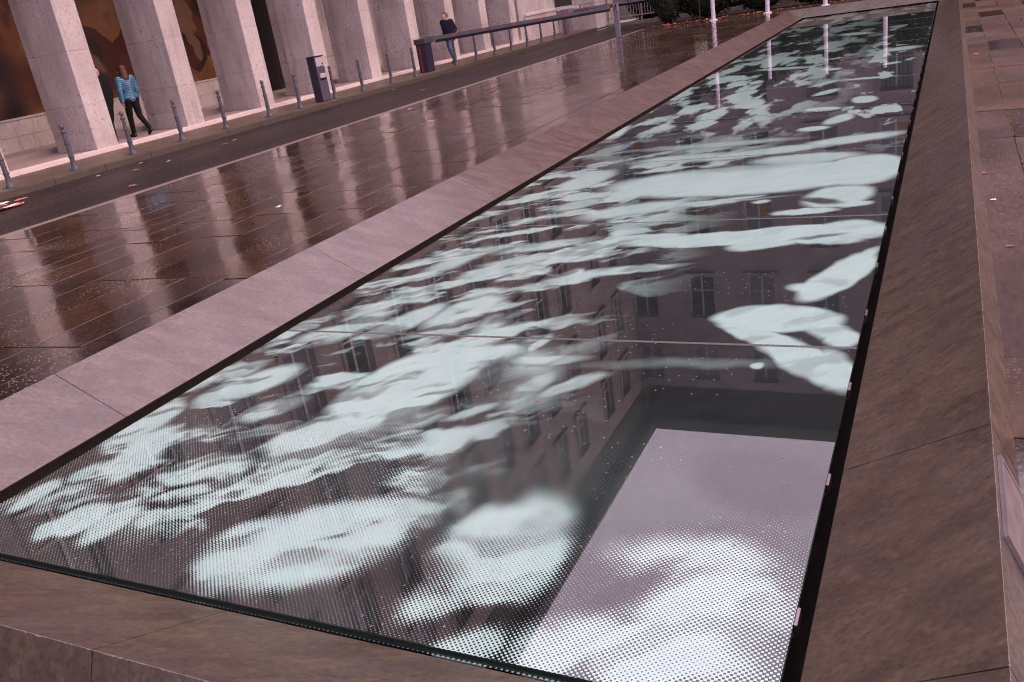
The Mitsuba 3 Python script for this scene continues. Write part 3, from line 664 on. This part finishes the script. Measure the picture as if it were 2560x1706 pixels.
put(t + "__ticket_slot", cbox(x1 + .015, x1 + .05, y0 + .06, y1 - .06, .74, .86, .01), "brushed_panel")
put(t + "__slot_mouth", cbox(x1 + .015, x1 + .045, y0 + .08, y1 - .08, .70, .737, .005), "rubber_black")

# ------------------------------------------------------------------ road barriers
def barrier(nm, label, bx, byy, a0, a1, z0, z1, group, refl, mats):
    t = thing(nm, label, "barrier", group)
    x0, x1, y0, y1 = bx - .36, bx, byy, byy + .42
    put(t + "__cabinet", cbox(x0, x1, y0, y1, .119, 1.02, .012), mats[0])
    put(t + "__hood", cbox(x0 - .03, x1 + .05, y0 - .05, y1 + .10, 1.022, 1.20, .015), mats[1])
    put(t + "__stripe", cbox(x0 + .10, x0 + .16, y0 - .012, y0, .13, .99, .003), "red_reflector")
    put(t + "__door", cbox(x1, x1 + .012, y0 + .04, y1 - .04, .16, .98, .004), mats[0])
    a0, a1 = np.array(a0, float), np.array(a1, float)
    d = (a1 - a0); L = np.linalg.norm(d); d = d / L; s = np.array([d[1], -d[0], 0]); s /= np.linalg.norm(s)
    def beam(u0, u1, w, h0, h1): return hull([a0 + d * u + s * ww + np.array([0, 0, hh]) for u in (u0, u1) for ww in (-w, w) for hh in (h0, h1)])
    put(t + "__arm", beam(0, L, .05, z0 + .085, z1), mats[2])
    put(t + "__rubber_edge", beam(.05, L - .02, .035, z0, z0 + .084), "rubber_black")
    for u in refl:
        for sg in (1,):
            q = hull([a0 + d * uu + s * ww + np.array([0, 0, hh]) for uu in (u - .09, u + .09) for ww in (.05, .058) for hh in (z0 + .12, z1 - .02)])
            put(t + "__reflector", q, "red_reflector")
    put(t + "__pivot", beam(-.25, .02, .07, z0 + .04, z1 + .03), mats[1])
    return t
barrier("road_barrier", "near lowered road barrier with dark arm and red reflectors ending at the fork post", -15.66, 26.35, (-15.62, 26.95, 0), (-11.62, 33.55, 0), 1.0, 1.20, "road barriers", (.75, 2.0, 3.25, 4.45, 5.6, 6.75, 7.6), ("ticket_paint", "barrier_paint", "barrier_paint"))
barrier("road_barrier", "farther lowered road barrier with grey arm behind the fork post", -15.45, 38.9, (-15.4, 39.5, 0), (-8.3, 39.9, 0), .98, 1.15, "road barriers", (.6, 1.5, 2.6, 3.7, 4.8, 5.9), ("barrier_grey", "barrier_grey", "barrier_grey"))
t = thing("barrier_post", "grey post with forked head that holds the tip of the near barrier arm", "post")
px, py = -11.50, 33.90
put(t + "__shaft", hull([(px + a, py + b, z) for a, b in ((-.09, -.06), (.09, -.06), (.09, .06), (-.09, .06)) for z in (0, .93)] ), "barrier_grey")
put(t + "__fork", join([cbox(px - .09, px - .05, py - .10, py + .10, .93, 1.25, .006), cbox(px + .05, px + .09, py - .10, py + .10, .93, 1.25, .006), cbox(px - .05, px + .05, py - .09, py + .09, .932, .99, .004)]), "barrier_grey")
put(t + "__foot", join([cbox(px - .16, px + .16, py - .14, py + .14, -.01, .02, .004)] + [lathe([(0, 0), (.016, 0), (.016, .02), (0, .022)], (px + a, py + b, .02), 8) for a in (-.13, .13) for b in (-.11, .11)]), "bollard_iron")

# ------------------------------------------------------------------ fence, flagpoles, shrubs
fe = thing("railing_fence", "pale metal bar railing on a low kerb at the end of the road", "fence")
put(fe + "__base", cbox(-15.15, -7.0, 43.1, 43.32, -.03, .13, .01), "drain_strip")
for z in (.36, 1.75): put(fe + "__rail", cbox(-15.15, -7.0, 43.18, 43.22, z, z + .045, .004), "fence_bar")
bar = ply(box(-.011, .011, -.011, .011, .40, 1.75), "fence_bar")
for q in np.arange(-15.05, -7.0, .142): put(fe + "__bar", bar, None, to_world=T().translate([float(q), 43.2, 0]))
for q in (-15.1, -13.4, -11.7, -10.0, -8.3): put(fe + "__post", box(q - .025, q + .025, 43.222, 43.27, .12, 1.80), "fence_bar")
structure("verge", box(-15.2, 24, 44.4, 49.0, -.06, -.02), "earth")
structure("hedge_bed", box(-11.6, 24, 37.25, 40.9, -.04, .012), "earth")
for x, nm in ((-8.47, "leftmost white pole, rising from the pavement before the dark shrubs"), (-6.37, "second white pole from the left, near the far corner of the basin"), (-4.25, "third white pole, seen just above the far end stone of the basin"), (-2.16, "fourth white pole, seen only as a reflection at the right")):
    t = thing("white_pole", nm, "pole", "white poles beyond the basin")
    put(t + "__pole", tube((x, 36.75, 0), (x, 36.75, 2.30 if x > -7 else 3.25), .085, .072, 20), "flagpole_white", 40)
    put(t + "__foot", lathe([(0, -.02), (.17, -.02), (.17, .015), (.12, .05), (0, .05)], (x, 36.75, 0)), "flagpole_white", 40)

def shrub(cx, cy, rx, ry, h, nm, seed, n=5200):
    r = np.random.default_rng(seed)
    t = thing("shrub", nm, "shrub", "dark evergreen shrubs beyond the pavement")
    u = r.normal(size=(n, 3)); u /= np.linalg.norm(u, axis=1)[:, None]
    rad = r.uniform(.55, 1.0, n) ** .6
    lump = .82 + .36 * meshkit.fbm(u * 2.3 + seed, 3, seed)
    c = u * (rad * lump)[:, None] * np.array([rx, ry, h / 2]) + np.array([cx, cy, h / 2 + .02])
    c = c[c[:, 2] > .03]; n = len(c)
    def leaves(sel, mat, name):
        m = len(sel); ax = r.normal(size=(m, 3)); ax /= np.linalg.norm(ax, axis=1)[:, None]
        bx = np.cross(ax, r.normal(size=(m, 3))); bx /= np.linalg.norm(bx, axis=1)[:, None]
        L = r.uniform(.05, .10, m)[:, None]
        v = np.stack([c[sel] - ax * L, c[sel] + bx * L * .42, c[sel] + ax * L, c[sel] - bx * L * .42], 1).reshape(-1, 3)
        k = put(t + name, (v, np.arange(4 * m).reshape(-1, 4)), mat); labels[k] = {"kind": "stuff"}
    pick = r.random(n)
    leaves(np.where(pick < .6)[0], "leaf_0", "__foliage"); leaves(np.where((pick >= .6) & (pick < .95))[0], "leaf_1", "__foliage"); leaves(np.where(pick >= .95)[0], "leaf_2", "__foliage")
    put(t + "__core", trimesh.creation.icosphere(2).apply_scale((rx * .80, ry * .80, h * .42)).apply_translation((cx, cy, h * .44)), "leaf_0")
    put(t + "__stem", join([tube((cx + a, cy, 0), (cx + 2.5 * a, cy + .1, h * .5), .035, .02, 7) for a in (-.15, 0, .17)]), "bark")
shrub(-10.75, 38.55, .8, .7, 2.7, "leftmost narrow dark evergreen shrub, where the road railing disappears", 11, 3600)
for k, (x, nm) in enumerate([(-9.2, "broad dark shrub behind the leftmost white pole"), (-7.0, "broad dark shrub between the first and second white pole"), (-4.9, "broad dark shrub behind the second white pole"), (-2.7, "broad dark shrub behind the third white pole"), (-.5, "broad dark shrub behind the fourth white pole"), (1.7, "rightmost but one dark shrub beyond the far end of the basin"), (3.9, "rightmost dark shrub beyond the far end of the basin")]):
    shrub(x, 39.0 + .15 * math.sin(3 * k), 1.45, 1.0, (3.0, 2.9, 2.5, 2.1, 2.05, 2.1, 2.2)[k] + .1 * math.sin(5 * k), nm, 20 + k)

for k, (x, nm) in enumerate([(-13.7, "dark shrub seen through the left half of the bar railing"), (-11.6, "dark shrub seen through the right half of the bar railing"), (-9.6, "dark shrub behind the hidden end of the bar railing")]):
    shrub(x, 45.6, 1.35, .9, 2.7, nm, 40 + k, 3500)
t = thing("sign", "small white sign with yellow edge before the shrubs at the top", "sign")
put(t + "__board", cbox(-9.45, -9.0, 37.72, 37.74, 1.03, 1.35, .004), "sign_white"); put(t + "__edge", cbox(-9.54, -9.455, 37.72, 37.745, .93, 1.35, .004), "sign_yellow")
put(t + "__post", tube((-9.25, 37.77, 0), (-9.25, 37.77, 1.35), .02, .02, 8), "iron_grille")

# ------------------------------------------------------------------ litter
def scrap(name, x, y, z, size, mat, label, cat, group=None, seed=0, thin=.25):
    r = np.random.default_rng(seed); n = 7
    u, v = np.meshgrid(np.linspace(-1, 1, n), np.linspace(-1, 1, n)); w = .5 * (meshkit.fbm(np.stack([u * 1.7 + seed, v * 1.7, u * 0], -1), 3, seed))
    m = 1 - .35 * np.abs(u) ** 2 * r.random()
    P = np.stack([u * size, v * size * thin * 1.6 * m, w * size * .45], -1).reshape(-1, 3); P[:, 2] -= P[:, 2].min()
    a = r.uniform(0, 6.28); c, s = math.cos(a), math.sin(a)
    if seed >= 900: c, s = 0.0, 1.0
    P = P @ np.array([[c, s, 0], [-s, c, 0], [0, 0, 1]]) + np.array([x, y, z + .003])
    F = [[j * n + i, j * n + i + 1, (j + 1) * n + i + 1, (j + 1) * n + i] for j in range(n - 1) for i in range(n - 1)]
    k = put(name, (P, np.array(F)), mat); labels[k] = {"label": label, "category": cat}
    if group: labels[k]["group"] = group
    return k
tt = thing("crumpled_tape", "crumpled red and white scrap lying on the road at the left edge", "tape")
for q, (dx, dy, sz, mt) in enumerate([(0, 0, .30, "red_tape"), (.02, .16, .20, "paper"), (-.05, -.30, .30, "red_tape"), (-.02, -.15, .22, "paper"), (.03, .36, .12, "red_tape"), (.05, -.05, .18, "paper")]):
    r_ = scrap("tmp", -14.0 + dx, 9.15 + dy, -.012 + .02 * q, sz, mt, "", "", None, 900 + q, .30)
    d = scene.pop(r_); labels.pop(r_); scene[key_for(tt + "__strip")] = d
def Zp(px, py, z=0.0):
    q = np.array([(px - 1280) / 2171.39, (py - 853) / 2171.39, 1.0]); r = q[0] * _r + q[1] * _d + q[2] * _f
    return EYE + r * ((z - EYE[2]) / r[2])
lit = [(331, 467, "red_tape", "small red scrap lying on the road asphalt"), (563, 362, "leaf_litter", "orange leaf on the road below the fifth bollard"), (334, 409, "leaf_litter", "brown leaf heap in the gutter below the third bollard"), (353, 410, "paper", "pale paper scrap in the gutter beside a brown leaf"),
       (422, 405, "paper", "small white paper scrap on the road right of the gutter scrap"), (246, 442, "paper", "bluish white scrap at the kerb below the second bollard"), (1057, 227, "leaf_litter", "orange leaf on the road below the near barrier cabinet"), (697, 520, "paper", "white scrap on the wet pavement slabs"),
       (1024, 275, "paper", "narrow white scrap on the pavement beyond the light strip"), (583, 336, "paper", "white scrap on the road before the third pier"), (1158, 222, "leaf_litter", "dark leaf clump on the pavement near the light strip"), (981, 213, "paper", "tiny white scrap on the road before the barrier cabinet")]
for i, (px, py, mt, nm) in enumerate(lit):
    P = Zp(px, py, -.012); sz = .04 if mt == "paper" else .075
    if P[0] < -15.0: P = Zp(px, py, .13)
    scrap("paper_scrap" if mt == "paper" else "red_scrap" if mt == "red_tape" else "leaf", P[0], P[1], (.118 if P[0] < -15.15 else .0), sz, mt, nm, "leaf" if mt == "leaf_litter" else "paper scrap", None, i + 40, .5)
for i, (px, py, mt, nm) in enumerate([(2440, 136, "leaf_litter", "dark red leaf on the right pavement beyond the basin stones"), (2483, 500, "paper", "pale scrap on the right pavement at the foot of the stones"), (2404, 44, "paper", "white scrap far up the right pavement"), (2458, 433, "leaf_litter", "brown leaf against the foot of the right basin stones"), (2585 - 60, 616, "leaf_litter", "thin orange leaf stalk on the right pavement")]):
    P = Zp(px, py, .004); scrap("paper_scrap" if mt == "paper" else "leaf", P[0], P[1], .004, (.055, .02, .03, .025, .022)[i], mt, nm, "leaf" if mt == "leaf_litter" else "paper scrap", None, i + 70, .45)
for i, (px, py) in enumerate([(688, 890), (1346, 1003)]):
    P = Zp(px, py, ZG); scrap("petal", P[0], P[1], ZG, .016, "leaf_litter", "small orange petal on the nearest glass panel, %s" % ("upper left" if i == 0 else "near its middle"), "leaf", None, 80 + i, .3)
# fallen leaves along the foot of the shrubs: too many to count
lv = []
r = np.random.default_rng(5)
for i in range(330):
    x, y = r.uniform(-11.2, 5.0), 37.6 + abs(r.normal(0, .28)) - .35; a = r.uniform(0, 6.28); L = r.uniform(.04, .09); h = r.uniform(.0, .06) + .02
    d1, d2 = np.array([math.cos(a), math.sin(a), r.uniform(-.3, .6)]) * L, np.array([-math.sin(a), math.cos(a), r.uniform(-.3, .6)]) * L * .6
    c = np.array([x, y, h]); lv.append(np.array([c - d1, c - d2, c + d1, c + d2]))
k = put("fallen_leaves", (np.vstack(lv), np.arange(4 * len(lv)).reshape(-1, 4)), "leaf_litter"); labels[k] = {"label": "reddish fallen leaves strewn along the foot of the dark shrubs", "category": "leaves", "kind": "stuff"}

# ------------------------------------------------------------------ people
def ball(p, r, n=14): return m3.Manifold.sphere(float(r), n).translate([float(v) for v in p])
def chain(bones, J, R, extra=0.0):
    out = []
    for a, b in bones:
        out.append(m3.Manifold.batch_hull([ball(J[a], R[a] + extra), ball(J[b], R[b] + extra)]))
    return out
def blend(parts, length=.022, it=6):
    m = m3.Manifold.batch_boolean(parts, m3.OpType.Add).refine_to_length(length)
    me = m.to_mesh(); t = trimesh.Trimesh(me.vert_properties[:, :3], me.tri_verts, process=True)
    trimesh.smoothing.filter_taubin(t, iterations=it); return t
def figure(J0, at, heading, H):
    """Joints in metres for a 1.72 m body, x to the person's right, y forward; returned in world space."""
    c, s = math.cos(heading), math.sin(heading)          # forward = (c, s)
    k = H / 1.72
    return {n: np.array([at[0] + k * (s * p[0] + c * p[1]), at[1] + k * (-c * p[0] + s * p[1]), at[2] + k * p[2]]) for n, p in J0.items()}
RAD = dict(pelvis=.125, hipL=.095, hipR=.095, waist=.115, chest=.135, shL=.062, shR=.062, neck=.052, headc=.088, crown=.078, chin=.052, kneeL=.058, kneeR=.058, ankL=.040, ankR=.040, toeL=.030, toeR=.030, elL=.042, elR=.042, wrL=.030, wrR=.030, paL=.030, paR=.030, heelL=.036, heelR=.036)
BODY = [("pelvis", "hipL"), ("pelvis", "hipR"), ("pelvis", "waist"), ("waist", "chest"), ("chest", "shL"), ("chest", "shR"), ("chest", "neck"), ("neck", "headc"), ("headc", "crown"), ("headc", "chin"), ("hipL", "kneeL"), ("kneeL", "ankL"), ("hipR", "kneeR"), ("kneeR", "ankR"),
        ("ankL", "heelL"), ("heelL", "toeL"), ("ankR", "heelR"), ("heelR", "toeR"), ("shL", "elL"), ("elL", "wrL"), ("shR", "elR"), ("elR", "wrR"), ("wrL", "paL"), ("wrR", "paR")]
def stand(**kw):
    J = dict(pelvis=(0, 0, .95), hipL=(-.09, 0, .90), hipR=(.09, 0, .90), waist=(0, .01, 1.08), chest=(0, 0, 1.28), shL=(-.175, 0, 1.40), shR=(.175, 0, 1.40), neck=(0, .01, 1.47), headc=(0, .03, 1.60), crown=(0, .0, 1.645), chin=(0, .075, 1.535),
             kneeL=(-.09, .02, .49), kneeR=(.09, .02, .49), ankL=(-.09, 0, .085), ankR=(.09, 0, .085), heelL=(-.09, -.03, .036), heelR=(.09, -.03, .036), toeL=(-.10, .16, .03), toeR=(.10, .16, .03),
             elL=(-.225, -.02, 1.12), elR=(.225, -.02, 1.12), wrL=(-.225, .05, .88), wrR=(.225, .05, .88), paL=(-.22, .07, .81), paR=(.22, .07, .81))
    J.update(kw); return J
def fingers(J, side, k):
    w, p = J["wr" + side], J["pa" + side]; d = (p - w) / np.linalg.norm(p - w)
    fwd = J["toe" + side] - J["heel" + side]; fwd[2] = 0; fwd /= np.linalg.norm(fwd)
    fwd = fwd - d * (fwd @ d); fwd /= np.linalg.norm(fwd); n = np.cross(d, fwd); out = []
    inward = J["pelvis"] - w; n = n if n @ inward > 0 else -n
    for q, L in zip((-1.5, -.5, .5, 1.5), (.058, .074, .078, .070)):
        b = p + fwd * q * .017 + d * .012; m = b + d * L * .55 * k; e = m + (d * .75 + n * .65) * L * .45 * k
        out += [m3.Manifold.batch_hull([ball(b, .0095, 10), ball(m, .0085, 10)]), m3.Manifold.batch_hull([ball(m, .0085, 10), ball(e, .007, 10)])]
    b = w + d * .02 + fwd * .026; m = b + (d * .6 + fwd * .7) * .035; e = m + (d * .95 + fwd * .1) * .03
    return out + [m3.Manifold.batch_hull([ball(b, .011, 10), ball(m, .0095, 10)]), m3.Manifold.batch_hull([ball(m, .0095, 10), ball(e, .008, 10)])]
def face(J, fwd, right):
    h = J["headc"]; up = np.array([0, 0, 1.0]); f = h + fwd * .082
    return [m3.Manifold.batch_hull([ball(f + up * .0, .012, 10), ball(f + fwd * .022 - up * .035, .014, 10)]), ball(f - up * .062 - fwd * .012, .018, 10)] + [ball(h + right * sg * .088 - up * .015, .022, 10) for sg in (-1, 1)] + \
           [ball(f + right * sg * .032 + up * .008 - fwd * .014, .012, 10) for sg in (-1, 1)]
def head_turn(J, at, ang, k):
    hx, hy = J["neck"][:2]; fwd = np.array([math.cos(ang), math.sin(ang), 0]); 
    J["headc"] = np.array([hx, hy, J["headc"][2]]) + fwd * .03 * k; J["crown"] = np.array([hx, hy, J["crown"][2]]) - fwd * .01; J["chin"] = np.array([hx, hy, J["chin"][2]]) + fwd * .075 * k
    return fwd, np.array([fwd[1], -fwd[0], 0])
def person(label, J0, at, heading, H, look, clothes):
    J = figure(J0, at, heading, H); k = H / 1.72; R = {n: r * k for n, r in RAD.items()}
    t = thing("person", label, "person"); fwd, right = head_turn(J, at, look, k)
    parts = chain(BODY, J, R) + fingers(J, "L", k) + fingers(J, "R", k) + face(J, fwd, right)
    put(t + "__body", blend(parts, .016, 4), "skin", True)
    clothes(t, J, R, fwd, right); return t
LEGS = [("pelvis", "hipL"), ("pelvis", "hipR"), ("hipL", "kneeL"), ("kneeL", "ankL"), ("hipR", "kneeR"), ("kneeR", "ankR"), ("pelvis", "waist")]
TORSO = [("pelvis", "waist"), ("waist", "chest"), ("chest", "shL"), ("chest", "shR"), ("shL", "elL"), ("elL", "wrL"), ("shR", "elR"), ("elR", "wrR")]
def shoes(t, J, R):
    for s in "LR":
        put(t + "__shoe", blend([m3.Manifold.batch_hull([ball(J["heel" + s], .042), ball(J["toe" + s], .036), ball(J["ank" + s], .046)])], .02, 3), "shoe_leather", True)
def hair(t, J, fwd, mat, long_=False):
    h, c = J["headc"], J["crown"]; up = np.array([0, 0, 1.0])
    parts = [ball(c - fwd * .015 + up * .012, .094), ball(h - fwd * .05 + up * .02, .098)]
    if long_: parts += [m3.Manifold.batch_hull([ball(h - fwd * .05 + up * .03, .098), ball(h - fwd * .07 - up * .16, .108), ball(h - fwd * .085 - up * .24, .085)])]
    put(t + "__hair", blend(parts, .02, 4), mat, True)

def woman_clothes(t, J, R, fwd, right):
    JJ = dict(J); low = J["pelvis"] + np.array([0, 0, -.03]); JJ["pelvis"] = low
    put(t + "__jacket", blend(chain(TORSO, J, R, .030) + [m3.Manifold.batch_hull([ball(J["hipL"] + [0, 0, .05], .12), ball(J["hipR"] + [0, 0, .05], .12), ball(J["waist"], .14)]), m3.Manifold.batch_hull([ball(J["shL"], .08), ball(J["shR"], .08), ball(J["waist"], .135)])], .024, 4), "quilted_blue", True)
    put(t + "__trousers", blend(chain(LEGS, J, R, .014) + [m3.Manifold.batch_hull([ball(J["hipL"], .125), ball(J["hipR"], .125)])], .024, 4), "black_cloth", True)
    shoes(t, J, R); hair(t, J, fwd, "hair_red", True)
def coat_clothes(t, J, R, fwd, right):
    kn = (J["kneeL"] + J["kneeR"]) / 2
    put(t + "__coat", blend(chain(TORSO, J, R, .034) + [m3.Manifold.batch_hull([ball(J["hipL"], .15), ball(J["hipR"], .15), ball(J["chest"], .17), ball(J["shL"], .08), ball(J["shR"], .08)]), m3.Manifold.batch_hull([ball(J["hipL"], .15), ball(J["hipR"], .15), ball(J["kneeL"] + [0, 0, .02], .11), ball(J["kneeR"] + [0, 0, .02], .11)])], .026, 4), "black_cloth", True)
    put(t + "__trousers", blend(chain(LEGS, J, R, .016), .026, 4), "black_cloth", True)
    shoes(t, J, R); hair(t, J, fwd, "hair_black")
def walker_clothes(t, J, R, fwd, right):
    put(t + "__jacket", blend(chain(TORSO, J, R, .034) + [m3.Manifold.batch_hull([ball(J["hipL"] + [0, 0, -.06], .125), ball(J["hipR"] + [0, 0, -.06], .125), ball(J["chest"], .165), ball(J["shL"], .085), ball(J["shR"], .085)]), m3.Manifold.batch_hull([ball(J["neck"] - [0, 0, .03], .075), ball(J["chest"] + [0, 0, .08], .10)])], .026, 4), "navy_cloth", True)
    put(t + "__trousers", blend(chain(LEGS, J, R, .018), .024, 4), "denim", True)
    b = J["chest"]; f = J["toeL"] - J["heelL"]; f[2] = 0; f /= np.linalg.norm(f)
    shoes(t, J, R); hair(t, J, fwd, "hair_blond")
person("person in a quilted blue jacket and black trousers walking between the piers, seen from behind",
       stand(kneeL=(-.09, .10, .50), ankL=(-.09, .14, .085), heelL=(-.09, .11, .036), toeL=(-.10, .30, .03), kneeR=(.09, -.05, .49), ankR=(.10, -.33, .17), heelR=(.10, -.37, .13), toeR=(.11, -.22, .03), elL=(-.25, -.06, 1.13), wrL=(-.24, -.02, .90), paL=(-.235, -.01, .83), elR=(.25, .03, 1.12), wrR=(.235, .12, .90), paR=(.23, .15, .84)),
       (-17.85, 15.78, FZ), math.radians(168), 1.66, math.radians(160), woman_clothes)
person("person in a long black coat, half hidden behind the second pier", stand(kneeR=(.09, .10, .50), ankR=(.09, .10, .085), heelR=(.09, .07, .036), toeR=(.10, .26, .03), kneeL=(-.09, -.02, .49), ankL=(-.09, -.2, .10), heelL=(-.09, -.23, .05), toeL=(-.1, -.05, .03)),
       (-17.82, 14.94, FZ), math.radians(170), 1.76, math.radians(85), coat_clothes)
person("person in dark hooded jacket and blue jeans walking behind the barrier arm",
       stand(kneeL=(-.09, .20, .52), ankL=(-.09, .06, .12), heelL=(-.09, .03, .08), toeL=(-.1, .22, .04), kneeR=(.09, -.02, .49), ankR=(.09, -.24, .11), heelR=(.09, -.28, .07), toeR=(.1, -.10, .03), chest=(0, .05, 1.27), shL=(-.19, .04, 1.40), shR=(.19, .04, 1.40), neck=(0, .08, 1.46), headc=(0, .12, 1.59), crown=(0, .10, 1.64), chin=(0, .17, 1.53),
             elL=(-.24, -.08, 1.14), wrL=(-.21, .06, .95), paL=(-.20, .09, .89), elR=(.25, -.12, 1.14), wrR=(.22, .03, .95), paR=(.21, .07, .89)),
       (-16.35, 29.35, .119), math.radians(262), 1.77, math.radians(235), walker_clothes)
